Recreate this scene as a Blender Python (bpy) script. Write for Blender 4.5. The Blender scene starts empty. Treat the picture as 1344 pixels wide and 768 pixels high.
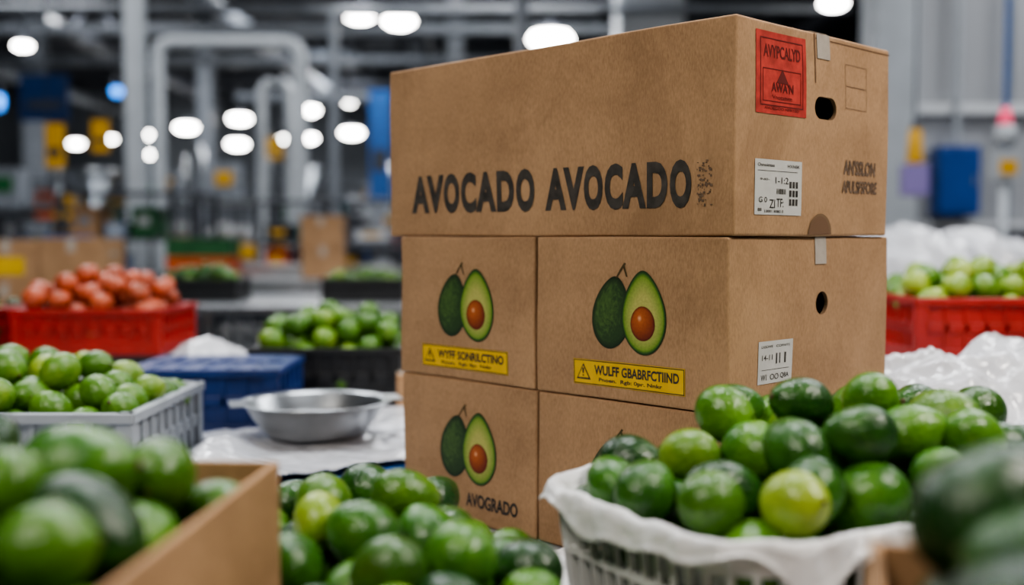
import bpy, bmesh, math, random
import numpy as np
from mathutils import Vector, Matrix, noise, Euler
random.seed(7); rng=np.random.RandomState(11)
scene=bpy.context.scene
col=scene.collection
scene.view_settings.view_transform='AgX'
try: scene.view_settings.look='AgX - Medium High Contrast'
except Exception: pass

# ------------------------------------------------------------ materials
def M(name, base, rough=.5, metal=0., var=.0, scale=8, bump=0., bscale=80, emis=None, estr=0., coat=0., spec=.5, crease=0., cstr=.5):
    m=bpy.data.materials.new(name); m.use_nodes=True
    nt=m.node_tree; b=nt.nodes['Principled BSDF']
    b.inputs['Base Color'].default_value=(*base,1)
    b.inputs['Roughness'].default_value=rough
    b.inputs['Metallic'].default_value=metal
    b.inputs['Specular IOR Level'].default_value=spec
    b.inputs['Coat Weight'].default_value=coat
    tc=nt.nodes.new('ShaderNodeTexCoord')
    if var>0:
        n=nt.nodes.new('ShaderNodeTexNoise'); n.inputs['Scale'].default_value=scale; n.inputs['Detail'].default_value=6
        nt.links.new(tc.outputs['Object'],n.inputs['Vector'])
        r=nt.nodes.new('ShaderNodeValToRGB')
        r.color_ramp.elements[0].position=.3; r.color_ramp.elements[1].position=.7
        r.color_ramp.elements[0].color=(*[c*(1-var) for c in base],1)
        r.color_ramp.elements[1].color=(*[min(1,c*(1+var)) for c in base],1)
        nt.links.new(n.outputs['Fac'],r.inputs['Fac']); nt.links.new(r.outputs['Color'],b.inputs['Base Color'])
    if bump>0:
        n2=nt.nodes.new('ShaderNodeTexNoise'); n2.inputs['Scale'].default_value=bscale; n2.inputs['Detail'].default_value=3
        nt.links.new(tc.outputs['Object'],n2.inputs['Vector'])
        bp=nt.nodes.new('ShaderNodeBump'); bp.inputs['Strength'].default_value=bump; bp.inputs['Distance'].default_value=.002
        nt.links.new(n2.outputs['Fac'],bp.inputs['Height']); nt.links.new(bp.outputs['Normal'],b.inputs['Normal'])
        if crease:
            last=bp
            for sc,ds in((crease,.006),(crease*2.1,.0020)):
                wn=nt.nodes.new('ShaderNodeTexNoise'); wn.inputs['Scale'].default_value=sc*.6
                nt.links.new(tc.outputs['Object'],wn.inputs['Vector'])
                ad=nt.nodes.new('ShaderNodeVectorMath'); ad.operation='MULTIPLY_ADD'; ad.inputs[1].default_value=(2/sc,)*3
                nt.links.new(wn.outputs['Color'],ad.inputs[0]); nt.links.new(tc.outputs['Object'],ad.inputs[2])
                vo=nt.nodes.new('ShaderNodeTexVoronoi'); vo.feature='DISTANCE_TO_EDGE'; vo.inputs['Scale'].default_value=sc
                nt.links.new(ad.outputs[0],vo.inputs['Vector'])
                b2=nt.nodes.new('ShaderNodeBump'); b2.invert=True; b2.inputs['Strength'].default_value=cstr; b2.inputs['Distance'].default_value=ds*2
                nt.links.new(vo.outputs['Distance'],b2.inputs['Height']); nt.links.new(last.outputs['Normal'],b2.inputs['Normal']); last=b2
            nt.links.new(last.outputs['Normal'],b.inputs['Normal'])
    if emis:
        b.inputs['Emission Color'].default_value=(*emis,1); b.inputs['Emission Strength'].default_value=estr
    return m

def cardboard(name, base):
    m=bpy.data.materials.new(name); m.use_nodes=True
    nt=m.node_tree; N=nt.nodes; K=nt.links; b=N['Principled BSDF']
    tc=N.new('ShaderNodeTexCoord')
    big=N.new('ShaderNodeTexNoise'); big.inputs['Scale'].default_value=4.5; big.inputs['Detail'].default_value=7; big.inputs['Roughness'].default_value=.62
    fine=N.new('ShaderNodeTexNoise'); fine.inputs['Scale'].default_value=420; fine.inputs['Detail'].default_value=3
    mp=N.new('ShaderNodeMapping'); mp.inputs['Scale'].default_value=(1,1,.35)
    K.new(tc.outputs['Object'],mp.inputs['Vector']); K.new(mp.outputs['Vector'],fine.inputs['Vector'])
    K.new(tc.outputs['Object'],big.inputs['Vector'])
    ad=N.new('ShaderNodeMath'); ad.operation='MULTIPLY_ADD'; ad.inputs[1].default_value=.6
    K.new(big.outputs['Fac'],ad.inputs[0]); 
    mu=N.new('ShaderNodeMath'); mu.operation='MULTIPLY'; mu.inputs[1].default_value=.4
    K.new(fine.outputs['Fac'],mu.inputs[0]); K.new(mu.outputs[0],ad.inputs[2])
    r=N.new('ShaderNodeValToRGB'); e=r.color_ramp.elements
    e[0].position=.36; e[0].color=(base[0]*.72,base[1]*.70,base[2]*.68,1)
    e[1].position=.63; e[1].color=(base[0]*1.14,base[1]*1.15,base[2]*1.16,1)
    K.new(ad.outputs[0],r.inputs['Fac'])
    sc=N.new('ShaderNodeTexNoise'); sc.inputs['Scale'].default_value=2.6; sc.inputs['Detail'].default_value=10; sc.inputs['Roughness'].default_value=.75; sc.inputs['Distortion'].default_value=.6
    K.new(tc.outputs['Object'],sc.inputs['Vector'])
    mr=N.new('ShaderNodeMapRange'); mr.inputs[1].default_value=.54; mr.inputs[2].default_value=.68; mr.inputs[3].default_value=0; mr.inputs[4].default_value=.5
    K.new(sc.outputs['Fac'],mr.inputs[0])
    mx=N.new('ShaderNodeMix'); mx.data_type='RGBA'; mx.inputs['B'].default_value=(base[0]*.55,base[1]*.52,base[2]*.5,1)
    K.new(mr.outputs[0],mx.inputs['Factor']); K.new(r.outputs['Color'],mx.inputs['A']); K.new(mx.outputs['Result'],b.inputs['Base Color'])
    b.inputs['Roughness'].default_value=.76; b.inputs['Specular IOR Level'].default_value=.28
    bp=N.new('ShaderNodeBump'); bp.inputs['Strength'].default_value=.25; bp.inputs['Distance'].default_value=.0008
    K.new(fine.outputs['Fac'],bp.inputs['Height'])
    w=N.new('ShaderNodeTexNoise'); w.inputs['Scale'].default_value=11; w.inputs['Detail'].default_value=4
    K.new(tc.outputs['Object'],w.inputs['Vector'])
    bp2=N.new('ShaderNodeBump'); bp2.inputs['Strength'].default_value=.65; bp2.inputs['Distance'].default_value=.008
    K.new(w.outputs['Fac'],bp2.inputs['Height']); K.new(bp.outputs['Normal'],bp2.inputs['Normal']); K.new(bp2.outputs['Normal'],b.inputs['Normal'])
    return m

def vcol_mat(name, rough=.6):
    m=bpy.data.materials.new(name); m.use_nodes=True
    nt=m.node_tree; b=nt.nodes['Principled BSDF']
    a=nt.nodes.new('ShaderNodeAttribute'); a.attribute_name='Col'
    tc=nt.nodes.new('ShaderNodeTexCoord'); n=nt.nodes.new('ShaderNodeTexNoise'); n.inputs['Scale'].default_value=260
    nt.links.new(tc.outputs['Object'],n.inputs['Vector'])
    mr=nt.nodes.new('ShaderNodeMapRange'); mr.inputs[3].default_value=.68; mr.inputs[4].default_value=1.2
    nt.links.new(n.outputs['Fac'],mr.inputs[0])
    mx=nt.nodes.new('ShaderNodeVectorMath'); mx.operation='SCALE'
    nt.links.new(a.outputs['Color'],mx.inputs[0]); nt.links.new(mr.outputs[0],mx.inputs['Scale'])
    nt.links.new(mx.outputs[0],b.inputs['Base Color']); b.inputs['Roughness'].default_value=rough
    return m

def fruit_mat():
    m=bpy.data.materials.new('green_fruit_skin'); m.use_nodes=True
    nt=m.node_tree; N=nt.nodes; K=nt.links; b=N['Principled BSDF']
    a=N.new('ShaderNodeAttribute'); a.attribute_name='Col'
    sp=N.new('ShaderNodeSeparateColor'); K.new(a.outputs['Color'],sp.inputs[0])
    tc=N.new('ShaderNodeTexCoord')
    n=N.new('ShaderNodeTexNoise'); n.inputs['Scale'].default_value=30; n.inputs['Detail'].default_value=6; n.inputs['Roughness'].default_value=.65
    K.new(tc.outputs['Object'],n.inputs['Vector'])
    m1=N.new('ShaderNodeMath'); m1.operation='MULTIPLY'; m1.inputs[1].default_value=.5; K.new(sp.outputs[0],m1.inputs[0])
    m2=N.new('ShaderNodeMath'); m2.operation='MULTIPLY_ADD'; m2.inputs[1].default_value=.65; K.new(n.outputs['Fac'],m2.inputs[0]); K.new(m1.outputs[0],m2.inputs[2])
    m3=N.new('ShaderNodeMath'); m3.operation='MULTIPLY_ADD'; m3.inputs[1].default_value=.16; K.new(sp.outputs[1],m3.inputs[0]); K.new(m2.outputs[0],m3.inputs[2])
    ra=N.new('ShaderNodeValToRGB'); e=ra.color_ramp.elements
    e[0].position=.25; e[0].color=(.005,.021,.006,1)
    e[1].position=1.; e[1].color=(.13,.30,.020,1)
    x=e.new(.5); x.color=(.011,.052,.009,1)
    x=e.new(.74); x.color=(.042,.150,.012,1)
    K.new(m3.outputs[0],ra.inputs['Fac'])
    rl=N.new('ShaderNodeValToRGB'); e=rl.color_ramp.elements
    e[0].position=.2; e[0].color=(.035,.115,.010,1)
    e[1].position=1.; e[1].color=(.34,.44,.05,1)
    x=e.new(.58); x.color=(.10,.235,.018,1)
    K.new(m3.outputs[0],rl.inputs['Fac'])
    mx=N.new('ShaderNodeMix'); mx.data_type='RGBA'
    K.new(sp.outputs[2],mx.inputs['Factor']); K.new(ra.outputs['Color'],mx.inputs['A']); K.new(rl.outputs['Color'],mx.inputs['B'])
    v=N.new('ShaderNodeTexVoronoi'); v.inputs['Scale'].default_value=380; K.new(tc.outputs['Object'],v.inputs['Vector'])
    rr=N.new('ShaderNodeMapRange'); rr.inputs[1].default_value=.12; rr.inputs[2].default_value=.30; rr.inputs[3].default_value=.30; rr.inputs[4].default_value=0
    K.new(v.outputs['Distance'],rr.inputs[0])
    mx2=N.new('ShaderNodeMix'); mx2.data_type='RGBA'; mx2.inputs['B'].default_value=(.18,.32,.06,1)
    K.new(rr.outputs[0],mx2.inputs['Factor']); K.new(mx.outputs['Result'],mx2.inputs['A'])
    K.new(mx2.outputs['Result'],b.inputs['Base Color'])
    b.inputs['Roughness'].default_value=.27; b.inputs['Specular IOR Level'].default_value=.5
    n2=N.new('ShaderNodeTexNoise'); n2.inputs['Scale'].default_value=200; n2.inputs['Detail'].default_value=2
    K.new(tc.outputs['Object'],n2.inputs['Vector'])
    bp=N.new('ShaderNodeBump'); bp.inputs['Strength'].default_value=.75; bp.inputs['Distance'].default_value=.0022
    K.new(n2.outputs['Fac'],bp.inputs['Height'])
    K.new(bp.outputs['Normal'],b.inputs['Normal'])
    return m

CARD=cardboard('cardboard_brown',(.45,.276,.154))
CARD2=cardboard('cardboard_tan',(.44,.262,.14))
INSIDE=M('cardboard_inner',(.20,.12,.065),.85)
INK=M('printed_ink_black',(.055,.048,.042),.7,var=.45,scale=60)
INKF=M('printed_ink_faded',(.16,.105,.07),.75,var=.3,scale=90)
CREASE=M('cardboard_crease',(.18,.10,.055),.85)
YEL=M('label_yellow',(.80,.50,.015),.5,var=.06,scale=30)
WHT=M('label_white',(.64,.63,.60),.5,var=.05,scale=40)
RED=M('label_red',(.50,.055,.04),.6,var=.3,scale=60)
REDD=M('label_red_ink',(.14,.018,.015),.6)
TAPE=M('packing_tape',(.48,.42,.36),.25,var=.1,scale=50)
ART=vcol_mat('printed_art')
FRUIT=fruit_mat()
STEM=M('fruit_stem',(.08,.055,.02),.8)
TOM=M('tomato_skin',(.42,.085,.035),.35,var=.35,scale=9)
STEEL=M('brushed_steel',(.46,.48,.50),.3,1,var=.15,scale=12)
STEELD=M('dark_steel',(.07,.075,.09),.5,.6,var=.2,scale=6)
GREY=M('grey_paint',(.22,.24,.27),.5,var=.15,scale=5)
LGREY=M('pale_grey_paint',(.42,.45,.48),.45,var=.1,scale=4)
FILM=M('white_plastic_film',(.66,.67,.71),.16,var=.03,scale=14,bump=.1,bscale=30,crease=11,cstr=.6)
PAPER=M('white_paper',(.74,.74,.75),.32,var=.03,scale=12,bump=.1,bscale=40,crease=17,cstr=.55)
WPL=M('white_plastic',(.68,.68,.67),.35,var=.05,scale=20)
CRG=M('grey_plastic',(.33,.36,.40),.4,var=.15,scale=9)
BLUEP=M('blue_plastic',(.012,.035,.16),.35,var=.15,scale=10)
BLUEC=M('cabinet_blue',(.012,.065,.27),.4,var=.1,scale=5)
BLUEL=M('bright_blue_plastic',(.015,.11,.38),.4,var=.12,scale=10)
REDP=M('red_plastic',(.38,.020,.015),.35,var=.15,scale=10)
ORP=M('orange_plastic',(.50,.09,.015),.35,var=.15,scale=10)
BLKP=M('black_plastic',(.014,.015,.017),.4,var=.2,scale=10)
GRNP=M('green_plastic',(.02,.12,.04),.4,var=.2,scale=10)
TABLE=M('table_laminate',(.40,.42,.45),.4,var=.15,scale=6)

# ------------------------------------------------------------ mesh builder
class MB:
    def __init__(s,name,mats):
        s.name=name; s.mats=mats; s.v=[]; s.f=[]; s.m=[]; s.sm=[]
    def add(s,vs,fs,mi=0,smooth=False):
        o=len(s.v); s.v+= [tuple(v) for v in vs]
        for f in fs: s.f.append(tuple(i+o for i in f)); s.m.append(mi); s.sm.append(smooth)
    def box(s,c,d,mi=0,rot=None):
        R=Euler(rot).to_matrix() if rot else Matrix.Identity(3)
        vs=[]
        for x in(-.5,.5):
            for y in(-.5,.5):
                for z in(-.5,.5): vs.append(Vector(c)+R@Vector((x*d[0],y*d[1],z*d[2])))
        s.add(vs,[(0,1,3,2),(4,6,7,5),(0,4,5,1),(2,3,7,6),(0,2,6,4),(1,5,7,3)],mi)
    def bar(s,p0,p1,w,h,mi=0):
        p0=Vector(p0);p1=Vector(p1); d=p1-p0; L=d.length; q=d.to_track_quat('X','Z').to_matrix()
        c=(p0+p1)/2; vs=[]
        for x in(-.5,.5):
            for y in(-.5,.5):
                for z in(-.5,.5): vs.append(c+q@Vector((x*L,y*w,z*h)))
        s.add(vs,[(0,1,3,2),(4,6,7,5),(0,4,5,1),(2,3,7,6),(0,2,6,4),(1,5,7,3)],mi)
    def cyl(s,p0,p1,r,seg=14,mi=0,r2=None):
        p0=Vector(p0);p1=Vector(p1); r2=r if r2 is None else r2
        q=(p1-p0).to_track_quat('Z','Y').to_matrix(); vs=[];fs=[]
        for i in range(seg):
            a=2*math.pi*i/seg; o=Vector((math.cos(a),math.sin(a),0))
            vs.append(p0+q@(o*r)); vs.append(p1+q@(o*r2))
        for i in range(seg):
            j=(i+1)%seg; fs.append((2*i,2*j,2*j+1,2*i+1))
        fs.append(tuple(2*i for i in range(seg))[::-1]); fs.append(tuple(2*i+1 for i in range(seg)))
        s.add(vs,fs,mi,True)
    def lathe(s,c,prof,seg=32,mi=0,sx=1,sy=1):
        vs=[];fs=[];n=len(prof)
        for i in range(seg):
            a=2*math.pi*i/seg
            for r,z in prof: vs.append((c[0]+r*sx*math.cos(a),c[1]+r*sy*math.sin(a),c[2]+z))
        for i in range(seg):
            j=(i+1)%seg
            for k in range(n-1): fs.append((i*n+k,j*n+k,j*n+k+1,i*n+k+1))
        s.add(vs,fs,mi,True)
    def build(s,loc=(0,0,0),rz=0,parent=None,bevel=0):
        me=bpy.data.meshes.new(s.name); me.from_pydata(s.v,[],s.f)
        for m in s.mats: me.materials.append(m)
        me.polygons.foreach_set('material_index',s.m); me.polygons.foreach_set('use_smooth',s.sm)
        me.update()
        o=bpy.data.objects.new(s.name,me); col.objects.link(o)
        o.location=loc; o.rotation_euler=(0,0,rz)
        if parent: o.parent=parent
        if bevel:
            b=o.modifiers.new('bevel','BEVEL'); b.width=bevel; b.segments=2; b.limit_method='ANGLE'
        return o

def text_mesh(body,off=0.0):
    cu=bpy.data.curves.new('t','FONT'); cu.body=body; cu.offset=off; cu.resolution_u=4
    o=bpy.data.objects.new('t',cu); col.objects.link(o)
    dg=bpy.context.evaluated_depsgraph_get(); me=bpy.data.meshes.new_from_object(o.evaluated_get(dg))
    vs=[v.co.copy() for v in me.vertices]; fs=[tuple(p.vertices) for p in me.polygons]
    bpy.data.objects.remove(o); bpy.data.curves.remove(cu); bpy.data.meshes.remove(me)
    x0=min(v.x for v in vs);x1=max(v.x for v in vs);y0=min(v.y for v in vs);y1=max(v.y for v in vs)
    return [((v.x-x0)/(x1-x0),(v.y-y0)/(y1-y0)) for v in vs],fs

# ------------------------------------------------------------ cardboard boxes
def lines(L,r,step=.022):
    n=max(2,int((L-2*r)/step))
    return [0,r*.5]+[r+(L-2*r)*i/n for i in range(n+1)]+[L-r*.5,L]
def rbox(L,W,H,r):
    X,Y,Z=lines(L,r),lines(W,r),lines(H,r)
    vd={};vs=[];fs=[]
    def vid(p):
        k=tuple(round(c,6) for c in p)
        if k not in vd:
            q=Vector((min(max(p[0],r),L-r),min(max(p[1],r),W-r),min(max(p[2],r),H-r)))
            d=Vector(p)-q
            vd[k]=len(vs); vs.append(tuple(q+d.normalized()*r) if d.length>1e-9 else tuple(p))
        return vd[k]
    def face(A,B,fn,flip):
        for i in range(len(A)-1):
            for j in range(len(B)-1):
                q=[vid(fn(A[i],B[j])),vid(fn(A[i+1],B[j])),vid(fn(A[i+1],B[j+1])),vid(fn(A[i],B[j+1]))]
                fs.append(tuple(q[::-1]) if flip else tuple(q))
    face(X,Z,lambda a,b:(a,0,b),False); face(X,Z,lambda a,b:(a,W,b),True)
    face(Y,Z,lambda a,b:(L,a,b),False); face(Y,Z,lambda a,b:(0,a,b),True)
    face(X,Y,lambda a,b:(a,b,H),False); face(X,Y,lambda a,b:(a,b,0),True)
    return vs,fs

class CBox:
    def __init__(s,L,W,H,seed,bulge=.004,mat=CARD,amp=.0030):
        s.L,s.W,s.H,s.seed,s.b,s.mat,s.amp=L,W,H,seed,bulge,mat,amp
        s.cut=[]; s.dec=[]
    def deform(s,p):
        x,y,z=p; L,W,H=s.L,s.W,s.H
        n=noise.noise_vector(Vector((x*5+s.seed*7.3,y*5+s.seed,z*6)))
        cl=lambda t:min(max(t,0),1)
        sx=math.sin(math.pi*cl(x/L));sy=math.sin(math.pi*cl(y/W));sz=math.sin(math.pi*cl(z/H))
        a=s.amp
        dx=s.b*sy*sz*(2*x/L-1); dy=s.b*sx*sz*(2*y/W-1)
        return (x+n.x*a+dx,y+n.y*a+dy,z+n.z*a*.5)
    def hole(s,y,z,w,h):
        s.cut.append((y,z,w,h))
    def build(s,origin,rz,name='cardboard_box'):
        vs,fs=rbox(s.L,s.W,s.H,.004)
        if s.cut:
            t=.006; n=len(vs)
            iv=[(x,y,z) for x in(t,s.L-t) for y in(t,s.W-t) for z in(t,s.H-t)]
            vs=vs+iv; fs=fs+[tuple(i+n for i in f)[::-1] for f in [(0,1,3,2),(4,6,7,5),(0,4,5,1),(2,3,7,6),(0,2,6,4),(1,5,7,3)]]
        me=bpy.data.meshes.new(name); me.from_pydata(vs,[],fs); me.materials.append(s.mat); me.materials.append(INSIDE)
        o=bpy.data.objects.new(name,me); col.objects.link(o)
        for (y,z,w,h) in s.cut:
            r=h/2; pts=[]
            for k in range(13):
                a=-math.pi/2+math.pi*k/12; pts.append((y+max(w/2-r,0)+r*math.cos(a),z+r*math.sin(a)))
            for k in range(13):
                a=math.pi/2+math.pi*k/12; pts.append((y-max(w/2-r,0)+r*math.cos(a),z+r*math.sin(a)))
            if w/2-r<=1e-6: pts=pts[:12]+pts[13:25]
            n=len(pts); cv=[(s.L-.03,a,b) for a,b in pts]+[(s.L+.02,a,b) for a,b in pts]
            cf=[tuple(range(n))[::-1],tuple(range(n,2*n))]+[(i,(i+1)%n,n+(i+1)%n,n+i) for i in range(n)]
            cm=bpy.data.meshes.new('c'); cm.from_pydata(cv,[],cf); bmx=bmesh.new(); bmx.from_mesh(cm); bmesh.ops.recalc_face_normals(bmx,faces=bmx.faces); bmx.to_mesh(cm); bmx.free()
            cm.materials.append(s.mat); cm.materials.append(INSIDE)
            for p in cm.polygons: p.material_index=1
            co=bpy.data.objects.new('c',cm); col.objects.link(co)
            md=o.modifiers.new('b','BOOLEAN'); md.object=co; md.operation='DIFFERENCE'; md.solver='EXACT'
            dg=bpy.context.evaluated_depsgraph_get(); nm=bpy.data.meshes.new_from_object(o.evaluated_get(dg))
            o.modifiers.clear(); o.data=nm; bpy.data.objects.remove(co)
        for v in o.data.vertices: v.co=s.deform(v.co)
        for p in o.data.polygons: p.use_smooth=not s.cut
        o.location=origin; o.rotation_euler=(0,0,rz); s.o=o
        for nm,vs,fs,mat,cols in s.dec:
            dm=bpy.data.meshes.new(nm); dm.from_pydata([s.deform(v) for v in vs],[],fs); dm.materials.append(mat)
            if cols:
                ca=dm.color_attributes.new('Col','FLOAT_COLOR','POINT')
                ca.data.foreach_set('color',[c for q in cols for c in (*q,1)])
            d=bpy.data.objects.new(nm,dm); col.objects.link(d); d.parent=o
        return o
    def map(s,face,a,b,off):
        return (a,-off,b) if face=='F' else (s.L+off,a,b)
    def quad(s,face,a0,a1,b0,b1,mat,off=.0007,name='label',n=6,rad=0):
        vs=[];fs=[]
        for i in range(n+1):
            for j in range(n+1):
                vs.append(s.map(face,a0+(a1-a0)*i/n,b0+(b1-b0)*j/n,off))
        for i in range(n):
            for j in range(n):
                k=i*(n+1)+j; fs.append((k,k+n+1,k+n+2,k+1))
        s.dec.append((name,vs,fs,mat,None))
    def frame(s,face,a0,a1,b0,b1,w,mat,off=.001,name='frame'):
        for q in ((a0,a1,b0,b0+w),(a0,a1,b1-w,b1),(a0,a0+w,b0,b1),(a1-w,a1,b0,b1)): s.quad(face,*q,mat,off,name,4)
    def text(s,face,body,a0,a1,b0,b1,mat,off=.001,bold=.02,name='print'):
        t,fs=text_mesh(body,bold)
        s.dec.append((name,[s.map(face,a0+(a1-a0)*x,b0+(b1-b0)*y,off) for x,y in t],fs,mat,None))
    def word(s,face,body,a0,a1,b0,b1,mat,off=.001,bold=.05,name='printed_word'):
        wd={'A':1.12,'V':1.08,'O':.94,'C':.88,'D':.92,'G':.92,'R':.9}
        gap={'AV':-.16,'VO':-.02,'OC':.10,'CA':-.02,'AD':.04,'DO':.11}
        tot=sum(wd[c] for c in body)+sum(gap.get(body[i:i+2],.08) for i in range(len(body)-1)); k=(a1-a0)/tot; x=a0
        for i,c in enumerate(body):
            ov=.0012 if c in 'OCG' else 0
            s.text(face,c,x,x+wd[c]*k,b0-ov,b1+ov,mat,off+.00004*i,bold,name)
            x+=(wd[c]+gap.get(body[i:i+2],.08))*k
    def poly(s,face,pts,mat,off=.001,name='print'):
        s.dec.append((name,[s.map(face,a,b,off) for a,b in pts],[tuple(range(len(pts)))],mat,None))
    def halfdisc(s,face,c,r,h,mat,off,name):
        pts=[(c+r*math.cos(math.pi*k/16),.003+h*math.sin(math.pi*k/16)) for k in range(17)]
        s.poly(face,pts,mat,off,name)
    def blob(s,face,cx,cz,w,h,tilt,colf,off,name,pear=.2,nr=22,na=56):
        vs=[];cols=[];fs=[]; ct,st=math.cos(tilt),math.sin(tilt)
        for i in range(nr+1):
            r=i/nr
            for k in range(na):
                th=2*math.pi*k/na
                px=w*math.sin(th)*(1-pear*math.cos(th)-pear*.35*math.cos(2*th)); pz=h*math.cos(th)
                px*=r; pz=pz*r-(1-r)*h*pear*.9
                x=px*ct+pz*st; z=-px*st+pz*ct
                vs.append(s.map(face,cx+x,cz+z,off)); cols.append(colf(r,th,px/w,pz/h))
        for i in range(nr):
            for k in range(na):
                k2=(k+1)%na; fs.append((i*na+k,i*na+k2,(i+1)*na+k2,(i+1)*na+k))
        s.dec.append((name,vs,fs,ART,cols))
    def avocado_art(s,cx,cz,k=1.0):
        lerp=lambda a,b,t:tuple(a[i]+(b[i]-a[i])*min(max(t,0),1) for i in range(3))
        def whole(r,th,x,z):
            nn=noise.noise(Vector((x*7,z*9,3.1)))*.5+noise.noise(Vector((x*22,z*22,1)))*.5
            c=lerp((.025,.065,.018),(.11,.21,.045),.45+.9*nn-((x+.35)**2+(z-.1)**2)*.6)
            return lerp(c,(.008,.02,.007),(r-.80)*5)
        def cut(r,th,x,z):
            if r>.955: return (.012,.03,.007)
            if r>.90: return lerp((.10,.24,.02),(.02,.07,.01),(r-.90)/.055)
            return lerp((.50,.50,.14),(.18,.32,.035),(r-.5)/.40)
        def pit(r,th,x,z):
            d=((x+.25)**2+(z-.3)**2)**.5
            c=lerp((.58,.15,.03),(.20,.03,.008),d*.85)
            if d<.2: c=lerp((.95,.55,.3),c,d/.2)
            return lerp(c,(.08,.015,.008),(r-.85)*5)
        s.blob('F',cx-.061*k,cz-.002,.0345*k,.055*k,.17,whole,.0008,'printed_whole_avocado',.17)
        s.poly('F',[(cx-.053*k,cz+.050*k),(cx-.050*k,cz+.050*k),(cx-.040*k,cz+.064*k),(cx-.033*k,cz+.072*k),(cx-.037*k,cz+.073*k),(cx-.044*k,cz+.064*k)],STEM,.001,'printed_stem')
        s.poly('F',[(cx-.033*k,cz+.052*k),(cx-.030*k,cz+.052*k),(cx-.036*k,cz+.070*k),(cx-.040*k,cz+.069*k)],STEM,.001,'printed_stem')
        s.blob('F',cx,cz,.0385*k,.062*k,-.03,cut,.0012,'printed_cut_avocado',.2)
        s.blob('F',cx-.001,cz-.0160*k,.0225*k,.0255*k,0,pit,.0016,'printed_pit',.03)
    def warning(s,x0,x1,z0,z1,t1='WULFF GBABRFCTIIND'):
        s.quad('F',x0,x1,z0,z1,YEL,.0008,'warning_label',8)
        s.frame('F',x0+.001,x1-.001,z0+.001,z1-.001,.0013,INK,.0012)
        h=z1-z0; cz=(z0+z1)/2; cx=x0+.021
        tri=lambda k:[(cx-.0145*k,cz-.0105*k-.001),(cx+.0145*k,cz-.0105*k-.001),(cx,cz+.0145*k-.001)]
        s.poly('F',tri(1),INK,.0012,'warning_triangle'); s.poly('F',[(a,b) for a,b in tri(.74)],YEL,.0016,'warning_triangle')
        s.poly('F',[(cx-.002,cz+.006),(cx-.0012,cz-.002),(cx+.0012,cz-.002),(cx+.002,cz+.006)],INK,.002)
        s.quad('F',cx-.0013,cx+.0013,cz-.0065,cz-.004,INK,.002,'print',1)
        s.text('F',t1,x0+.043,x1-.010,cz-.003,cz+.012,INK,.0013,.03)
        s.text('F','Pnoen.  Rgb: 0pr. Nnkr',x0+.052,x1-.040,z0+.005,z0+.0125,INK,.0013,.02)

A=Vector((-.699,.715,0)); B=Vector((.715,.699,0)); RZ=math.atan2(-.715,.699)
T=.85
def place(cb,corner,t_off,z):
    o=Vector((corner[0],corner[1],0))+A*(t_off+cb.L); return cb.build((o.x,o.y,z),RZ)

# top box
tb=CBox(.755,.43,.300,1,.004)
tb.word('F','AVOCADO',.064,.376,.041,.107,INK,.0009)
tb.word('F','AVOCADO',.3995,.683,.041,.107,INK,.0009)
for i in range(70):
    x=.692+random.random()*.024; z=.04+random.random()*.065; w=.001+random.random()*.004
    tb.quad('F',x,x+w,z,z+.0006+random.random()*.003,INKF,.0008,'ink_smudge',1)
tb.quad('R',.046,.172,.172,.286,RED,.0008,'red_sticker',8)
tb.frame('R',.056,.163,.183,.277,.0016,REDD,.0012)
tb.frame('R',.062,.157,.189,.235,.0012,REDD,.0012)
tb.text('R',"AVYPCALYD",.064,.156,.250,.268,REDD,.0012,.02)
tb.poly('R',[(.095,.216),(.125,.216),(.110,.236)],REDD,.0013)
tb.text('R',"AWA'N",.083,.137,.203,.217,REDD,.0015,.02)
tb.text('R',"Vnotanvm",.085,.134,.193,.199,REDD,.0012,.01)
tb.text('R',"AVOEGOO NFRTED",.066,.152,.178,.182,REDD,.0012,.01)
def white_label(cb,a0,a1,b0,b1,rows):
    cb.quad('R',a0,a1,b0,b1,WHT,.0008,'shipping_label',6)
    w=a1-a0;h=b1-b0
    for (u0,u1,v0,v1,t) in rows:
        if t is None: cb.quad('R',a0+w*u0,a0+w*u1,b0+h*v0,b0+h*v1,INK,.0012,'barcode',1)
        else: cb.text('R',t,a0+w*u0,a0+w*u1,b0+h*v0,b0+h*v1,INK,.0012,.01)
rows=[(.05,.4,.87,.93,'Osnoimae'),(.68,.95,.87,.93,'HXNSK'),(.05,.9,.79,.8,None),(.1,.3,.62,.66,'9d0-'),(.42,.7,.57,.69,'1-1:2'),(.08,.25,.22,.32,'G 0'),(.3,.42,.12,.28,'ZI'),(.45,.60,.14,.30,'TF:'),(.06,.14,.06,.12,'88'),(.2,.6,.04,.09,'10001 8080 0')]
for i in range(9):
    u=.72+(i%3)*.07; rows.append((u,u+.05,.18+.1*(i//3)*1.6,.30+.16*(i//3),None))
for i in range(10): rows.append((.45+i*.02,.455+i*.02+random.random()*.008,.38,.48,None))
white_label(tb,.046,.163,.030,.108,rows)
tb.text('R',"AN'SSLON",.283,.385,.094,.118,INKF,.0009,.035)
tb.text('R',"APULSFSFORE",.280,.392,.066,.086,INKF,.0009,.03)
tb.frame('R',.285,.352,.195,.262,.0008,INKF,.0008,'panel_outline'); tb.quad('R',.287,.35,.228,.229,INKF,.0008,'panel_line',2)
tb.quad('R',.203,.240,.262,.299,TAPE,.001,'tape',4)
tb.quad('R',.196,.1985,.225,.2985,CREASE,.0008,'flap_seam',4); tb.quad('R',.2,.43,.2905,.2920,CREASE,.0008,'flap_seam',6)
tb.halfdisc('R',.218,.034,.031,INSIDE,.0008,'thumb_notch'); tb.halfdisc('R',.216,.030,.027,CREASE,.0012,'thumb_notch')
tb.hole(.227,.190,.062,.033)
TOPO=place(tb,(.303,1.53),0,T+.4935)
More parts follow.
